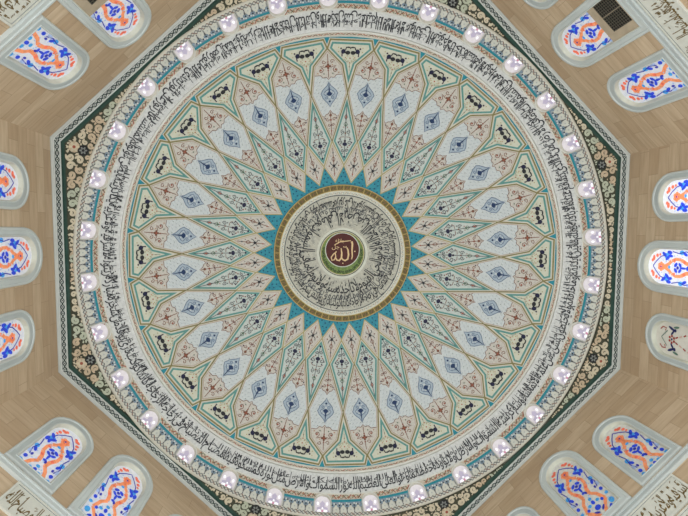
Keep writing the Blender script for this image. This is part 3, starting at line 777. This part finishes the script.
# ================================================================ walls, windows, friezes
NAMES = ['left', 'lower_left', 'bottom', 'lower_right', 'right', 'upper_right', 'top', 'upper_left']
ZB = 6.3
def warch(s0, hw, base, apex, k=1.0, n=14):
    spring = apex+hw*k
    return [(s0-hw, base)]+[(s0+hw*math.cos(PI-PI*i/n), spring-(spring-apex)*math.sin(PI*i/n)) for i in range(n+1)]+[(s0+hw, base)]
MID = dict(hw=.475, base=3.24, apex=.92, k=1.12); SIDE = dict(hw=.44, base=3.24, apex=1.36, k=1.05)
SETOUT = {0: (1.80, 1.80, -.08, 1.0), 4: (1.84, 1.80, 0, .95), 1: (1.93, 1.72, -.20, 1.02), 7: (1.80, 1.72, 0, 1.06), 5: (1.74, 1.80, .06, 1.0), 3: (1.80, 1.68, .02, 1.0)}
def glass_art(pn, s0, hw, apex, base, sfx, off):
    H = base-apex; G = lambda n: n+sfx
    def X(u): return s0+u*hw
    def Z(t): return apex+t
    d1, d2, d3 = off+.006, off+.010, off+.014
    def S_(pts, w, m, o=d2): pn.stroke([(X(u), Z(t)) for u, t in pts], w, m, o)
    def D(u, t, r, m, o=d2, ry=None, rot=0.0, n=8): pn.disc(X(u), Z(t), r, m, o, n, ry, rot)
    if sfx == '_plain':
        R_, N_, G_, K_ = 'plain_red', 'plain_navy', 'plain_green', 'plain_pink'
        for sx in (-1, 1):
            S_([(0, .24), (sx*.45, .44)], .022, G_)
            S_([(sx*.45, .20), (sx*.62, .28), (sx*.6, .40), (sx*.42, .36)], .03, R_)
            D(sx*.62, .58, .035, N_, ry=.12, rot=.4*sx); D(sx*.40, .62, .03, N_, ry=.09, rot=-.9*sx); D(sx*.75, .74, .03, G_, ry=.1, rot=-.2*sx); D(sx*.55, .70, .045, N_)
            for j in range(5):
                S_([(sx*(.12+.11*j), .72+.13*j), (sx*(.22+.11*j), .80+.13*j)], .035, K_ if j % 2 else R_)
            S_([(sx*.15, 1.75), (sx*.42, 1.55), (sx*.52, 1.25)], .04, R_)
            D(sx*.3, 1.38, .035, N_, ry=.11, rot=.7*sx); D(sx*.72, 1.72, .03, N_, ry=.09); D(sx*.8, 1.5, .03, G_, ry=.09)
            for j in range(4): D(sx*(.3+.12*j), H-.12-.05*(j % 2), .025, R_ if j % 2 else N_, ry=.06)
        pn.flower(X(0), Z(.62), .15, K_, None, 6, 0) if False else None
        for j in range(6):
            aa = j*PI/3; pn.disc(X(0)+.085*math.cos(aa), Z(.60)+.085*math.sin(aa), .036, R_, d2, 6)
        D(0, .60, .03, N_, d3); D(0, 1.45, .05, N_); D(0, 1.3, .03, N_, ry=.12); D(0, 1.6, .03, N_, ry=.1)
        return
    B, CY, NV, OR, CO, PA, PU = [G(n) for n in ('pane_blue', 'pane_cyan', 'pane_navy', 'pane_orange', 'pane_coral', 'pane_pale', 'pane_purple')]
    rnd = random.Random(3)
    for j in range(60):      # pale blue stippling
        u = rnd.uniform(-.85, .85); t_ = rnd.uniform(.40, H-.06); D(u, t_, rnd.uniform(.014, .026), PA, d1, n=5)
    for sx in (-1, 1):
        D(sx*.46, .24, .075, CO, d1, .05); D(sx*.32, .19, .045, CO, d1); D(sx*.60, .36, .05, CO, d1); D(sx*.66, .46, .035, CO, d1)
        S_([(0, .22), (sx*.28, .34), (sx*.56, .50), (sx*.64, .66)], .026, NV)
        D(sx*.60, .70, .085, CY, d1, .085); D(sx*.68, .62, 0.047, B, d2, .10, .6*sx); D(sx*.50, .74, 0.047, B, d2, .10, -.7*sx); D(sx*.80, .80, 0.047, B, d2, .09, .1); D(sx*.62, .84, 0.041, B, d2, .08, .2*sx)
        S_([(0, .62), (sx*.16, .78), (sx*.34, .86)], .095, OR, d1); S_([(sx*.34, .88), (sx*.46, 1.02), (sx*.44, 1.2)], .08, OR, d1); S_([(sx*.42, 1.2), (sx*.26, 1.36), (sx*.22, 1.52)], .095, OR, d1)
        S_([(sx*.20, 1.52), (sx*.44, 1.66), (sx*.60, min(H-.05, 1.94))], .085, OR, d1)
        D(sx*.36, .98, .05, CO, d2, .03); D(sx*.33, 1.30, .045, CO, d2)
        S_([(sx*.86, .90), (sx*.76, 1.12), (sx*.88, 1.34), (sx*.76, 1.54)], .024, NV)
        D(sx*.82, 1.20, .06, CY, d1, .08); D(sx*.74, 1.32, 0.041, B, d2, .08, .4*sx); D(sx*.88, 1.46, .04, PA, d2, .08); D(sx*.80, 1.66, 0.047, B, d2, .06)
        D(sx*.66, 1.50, .03, NV, d2, .05); D(sx*.26, min(H-.1, 1.82), .05, CY, d1, .05); D(sx*.84, min(H-.1, 1.85), .05, CY, d1, .05); D(sx*.45, min(H-.06, 1.9), 0.041, B, d2, .05)
        D(sx*.15, 1.02, 0.046, B, d2, .075, -.85*sx); D(sx*.15, 1.16, 0.041, B, d2, .07, .85*sx)
        if H > 2.2: S_([(sx*.60, 1.94), (sx*.30, 2.12), (sx*.1, 2.3)], .085, OR, d1); D(sx*.74, 2.1, .07, CY, d1, .09); D(sx*.5, 2.24, 0.047, B, d2, .09, .5); D(sx*.86, 2.3, .05, PA, d1, .08)
    for j in range(6):
        aa = j*PI/3; pn.disc(X(0)+.075*math.cos(aa), Z(.52)+.075*math.sin(aa), .055, OR, d2, 7)
    for j in range(6):
        aa = j*PI/3+.5; pn.disc(X(0)+.055*math.cos(aa), Z(.52)+.055*math.sin(aa), .024, CO, d3, 5)
    D(0, .52, .028, PU, off+.018, n=6)
    D(0, 1.09, .045, NV, d3); D(0, 1.26, 0.030, B, d2, .11); D(0, 1.40, 0.054, B, d2, .04); D(sx*.1, 1.44, .03, NV, d2, .05); D(0, 1.66, .05, CY, d1); D(0, 1.80, 0.047, B, d2, .07)
    D(0, .80, .05, CY, d2, .04)
    if H > 2.2: D(0, 2.0, 0.081, B, d2, .08); D(.2, 2.1, .03, NV, d2, .08, .8); D(-.2, 2.1, .03, NV, d2, .08, -.8)

def wall(k):
    A = Vector(OV[k]); B = Vector(OV[(k+1) % 8]); mid = (A+B)/2; L = (B-A).length; d = (B-A)/L; n = Vector((-d.y, d.x))
    if n.dot(mid) > 0: n = -n
    nm = NAMES[k]
    def W(s, z, off): return (mid.x+d.x*s+n.x*off, mid.y+d.y*s+n.y*off, H0-z+CZ)
    a = Art()
    opens = []
    sa, sb, sm, zk = SETOUT.get(k, (1.8, 1.8, 0, 1.0))
    MD = dict(MID); SD = dict(SIDE)
    for q in (MD, SD): q['base'] *= zk; q['apex'] *= zk
    if k in (5, 7): MD['base'] = 3.36*zk
    TRIO = ((-sa, SD), (sm, MD), (sb, SD))
    for s0, q in TRIO: opens.append(warch(s0, q['hw'], q['base'], q['apex'], q['k']))
    a.poly([(-L/2, .0), (L/2, .0), (L/2, ZB), (-L/2, ZB)], 'travertine', 0, opens)
    a.poly([(-L/2-.2, .0), (L/2+.2, .0), (L/2+.2, ZB), (-L/2-.2, ZB)], 'pale_stone', -.45)
    loop_strip(a, [(-L/2, ZB), (L/2, ZB)], [(-L/2, ZB), (L/2, ZB)], 0, -.45, 'travertine')
    o = a.build('wall_'+nm, W); o['kind'] = 'structure'
    me = o.data; uvl = me.uv_layers.new(name='UVMap'); sh = k*3.7
    for lp in me.loops:
        x, y, z = a.v[lp.vertex_index]; uvl.data[lp.index].uv = (x+sh, y+sh*.31)
    # string course under the windows
    tr = Art(); P2 = [(z*zk, o_) for z, o_ in [(3.49, 0), (3.50, .05), (3.53, .07), (3.57, .07), (3.58, .05), (3.66, .05), (3.67, .075), (3.70, .075), (3.71, 0)]]
    for (z0, o0), (z1, o1) in zip(P2, P2[1:]): loop_strip(tr, [(-L/2, z0), (L/2, z0)], [(-L/2, z1), (L/2, z1)], o0, o1, 'grey_marble_dark' if z0 < 3.6 and z0 > 3.55 else 'grey_marble')
    tr.build('string_course', W, o)
    if k in (0, 4, 1, 3, 5, 7):
        pass
    # windows
    for j, (s0, q) in enumerate(TRIO):
        num = k*3+j+1
        w = empty('window_%d' % num); w['kind'] = 'structure'
        fr = Art()
        big = j == 1
        pr = [(0, .03), (.010, .04), (.028, .045), (.035, .032), (.130, .032), (.14, .048), (.168, .05), (.185, .04), (.195, 0)] if not big else \
             [(0, .03), (.012, .045), (.03, .05), (.04, .035), (.13, .035), (.14, .055), (.18, .055), (.20, .045), (.215, 0)]
        mts = ['pale_stone', 'grey_marble', 'grey_marble', 'grey_marble_dark', 'grey_marble', 'grey_marble', 'grey_marble', 'grey_marble'] if not big else \
              ['pale_stone', 'grey_marble', 'grey_marble_dark', 'grey_marble', 'grey_marble', 'grey_marble', 'grey_marble', 'grey_marble']
        def lp(e): return warch(s0, q['hw']+e, q['base']+e*1.0, q['apex']-e*1.4, q['k'])
        for i in range(len(pr)-1): loop_strip(fr, lp(pr[i][0]), lp(pr[i+1][0]), pr[i][1], pr[i+1][1], mts[i], True)
        fr.build('window_frame', W, w)
        rv = Art(); loop_strip(rv, lp(0), lp(-.02), .03, -.065, 'pale_stone', True)
        rv.build('window_reveal', W, w)
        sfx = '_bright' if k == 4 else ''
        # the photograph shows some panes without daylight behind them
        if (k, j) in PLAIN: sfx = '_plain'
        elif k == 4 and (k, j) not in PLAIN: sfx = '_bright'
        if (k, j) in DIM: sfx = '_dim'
        pn = Art(); pn.poly(lp(0), 'pane_ground'+sfx, -.06)
        ga = q['apex']; glass_art(pn, s0, q['hw'], ga, q['base'], sfx, -.06)
        pn.build('stained_glass', W, w)
    return W, L
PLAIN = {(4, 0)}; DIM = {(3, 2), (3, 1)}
WF = {}
for k in range(8): WF[k] = wall(k)

# air vents in the upper diagonal walls' tall windows
def air_vent(k, sgn, label):
    W, L = WF[k]; hw = .50
    org = Vector(W(0, 2.9, 0))
    def Wl(s, z, off): p = W(s, z, off); return (p[0]-org.x, p[1]-org.y, p[2]-org.z)
    v = tag(empty('air_vent', org), label, 'vent'); zk = SETOUT[k][3]; sm = SETOUT[k][2]
    def Wl(s, z, off): p = W(s+sm, z*zk, off); return (p[0]-org.x, p[1]-org.y, p[2]-org.z)
    b = Art()
    def box(a, s0, s1, z0, z1, o0, o1, mt):
        A = [(s0, z0), (s1, z0), (s1, z1), (s0, z1)]; a.poly(A, mt, float(o1)); loop_strip(a, A, A, float(o0), float(o1), mt, True)
    box(b, -hw+.02, hw-.02, 2.47, 3.355, -.11, .015, 'vent_stone'); b.build('housing', Wl, v)
    cx = -.13*sgn
    for i in (0, 1):
        s0 = cx-.405+i*.41; g_ = Art(); box(g_, s0, s0+.395, 2.71, 3.31, .015, .02, 'vent_black')
        gp = g_.build('grille', Wl, v); g_ = Art()
        for j in range(7): box(g_, s0+.005+j*.062, s0+.017+j*.062, 2.71, 3.31, .02, .028, 'vent_bar')
        for j in range(9): box(g_, s0, s0+.395, 2.715+j*.067, 2.725+j*.067, .02, .030, 'vent_bar')
        g_.build('grille_bars', Wl, gp)
air_vent(5, -1, 'black vent grille in the tall window at the upper right')
air_vent(7, 1, 'black vent grille cut by the top edge, upper left tall window')

# calligraphy friezes under the windows
def frieze(k, row, label):
    W, L = WF[k]; z0 = 3.74 if row == 0 else 4.52; z0 = z0*SETOUT[k][3]; z1 = z0+.72; hw = {1: 1.95, 7: 1.62, 3: 1.66, 5: 1.7}[k]
    org = Vector(W(0, z1, 0))
    def Wl(s, z, off): p = W(s, z, off); return (p[0]-org.x, p[1]-org.y, p[2]-org.z)
    v = tag(empty('calligraphy_frieze', org), label, 'calligraphy', 'calligraphy friezes below the windows')
    b = Art(); A = [(-hw, z0), (hw, z0), (hw, z1), (-hw, z1)]; B = inset(A, .05)
    loop_strip(b, A, A, 0., .045, 'frieze_white', True); loop_strip(b, A, B, .045, .045, 'frieze_white', True); loop_strip(b, B, B, .045, .03, 'grey_mark', True)
    b.build('panel_border', Wl, v)
    c = Art(); c.poly(B, 'frieze_white', .03)
    # reading direction right to left; seen from inside the hall
    s_right = W(1, 0, 0); up = Vector((0, 0, 1)); d = Vector(W(1, 0, 0))-Vector(W(0, 0, 0)); nn = Vector(W(0, 0, 1))-Vector(W(0, 0, 0))
    rgt = up.cross(nn); sg = 1 if rgt.dot(d) > 0 else -1
    random.seed(k*5+row)
    def fn(x, y): return (sg*(hw-.06-x), z1-.06-(z1-z0-.12)*y)
    i = c.mi('frieze_gold')
    words = (KURSI[:12], NUR[:10], KURSI[12:24], NUR[22:34])[(k+row) % 4]
    old = globals()['LAY']; 
    globals()['LAY'] = .035/6
    script_line(c, (words*2)[:11], 2*hw-.12, fn, .4, 'frieze_gold', 6, bold=.010, gap=.0, mt2='frieze_gold')
    globals()['LAY'] = old
    c.build('panel_script', Wl, v)
FR = {1: 'lower left', 3: 'lower right', 5: 'upper right', 7: 'upper left'}
for k in (1, 3, 5, 7):
    frieze(k, 0, 'white frieze of brown script under the %s wall windows%s' % (FR[k], ', higher of two' if k == 3 else ''))
frieze(3, 1, 'lower of two white script friezes, cut by the lower right picture corner')

# ================================================================ camera, light, world
R3 = Matrix(((1, 0, 0), (0, 1, 0), (0, 0, 1)))
def rot(rx, ry, rz):
    X = Matrix.Rotation(rx, 3, 'X'); Y = Matrix.Rotation(ry, 3, 'Y'); Z = Matrix.Rotation(rz, 3, 'Z')
    return Z @ Y @ X
Rm = rot(.0554, -.0736, .0095)
cam = bpy.data.cameras.new('camera'); co = bpy.data.objects.new('camera', cam); C.objects.link(co)
cam.sensor_width = 36; cam.lens = F/688*36; cam.clip_end = 200
M4 = Matrix((Rm[0], -Rm[1], -Rm[2])).transposed().to_4x4()
M4.translation = (-.1531*S, -.0991*S, CZ)
co.matrix_world = M4
bpy.context.scene.camera = co
wd = bpy.data.worlds.new('world'); bpy.context.scene.world = wd; wd.use_nodes = True
bg = wd.node_tree.nodes['Background']; bg.inputs[0].default_value = (.97, .98, 1.0, 1); bg.inputs[1].default_value = 1.0
vs = bpy.context.scene.view_settings
vs.view_transform = 'Standard'; vs.look = 'None'; vs.gamma = 1; vs.use_curve_mapping = False; vs.exposure = 0.80
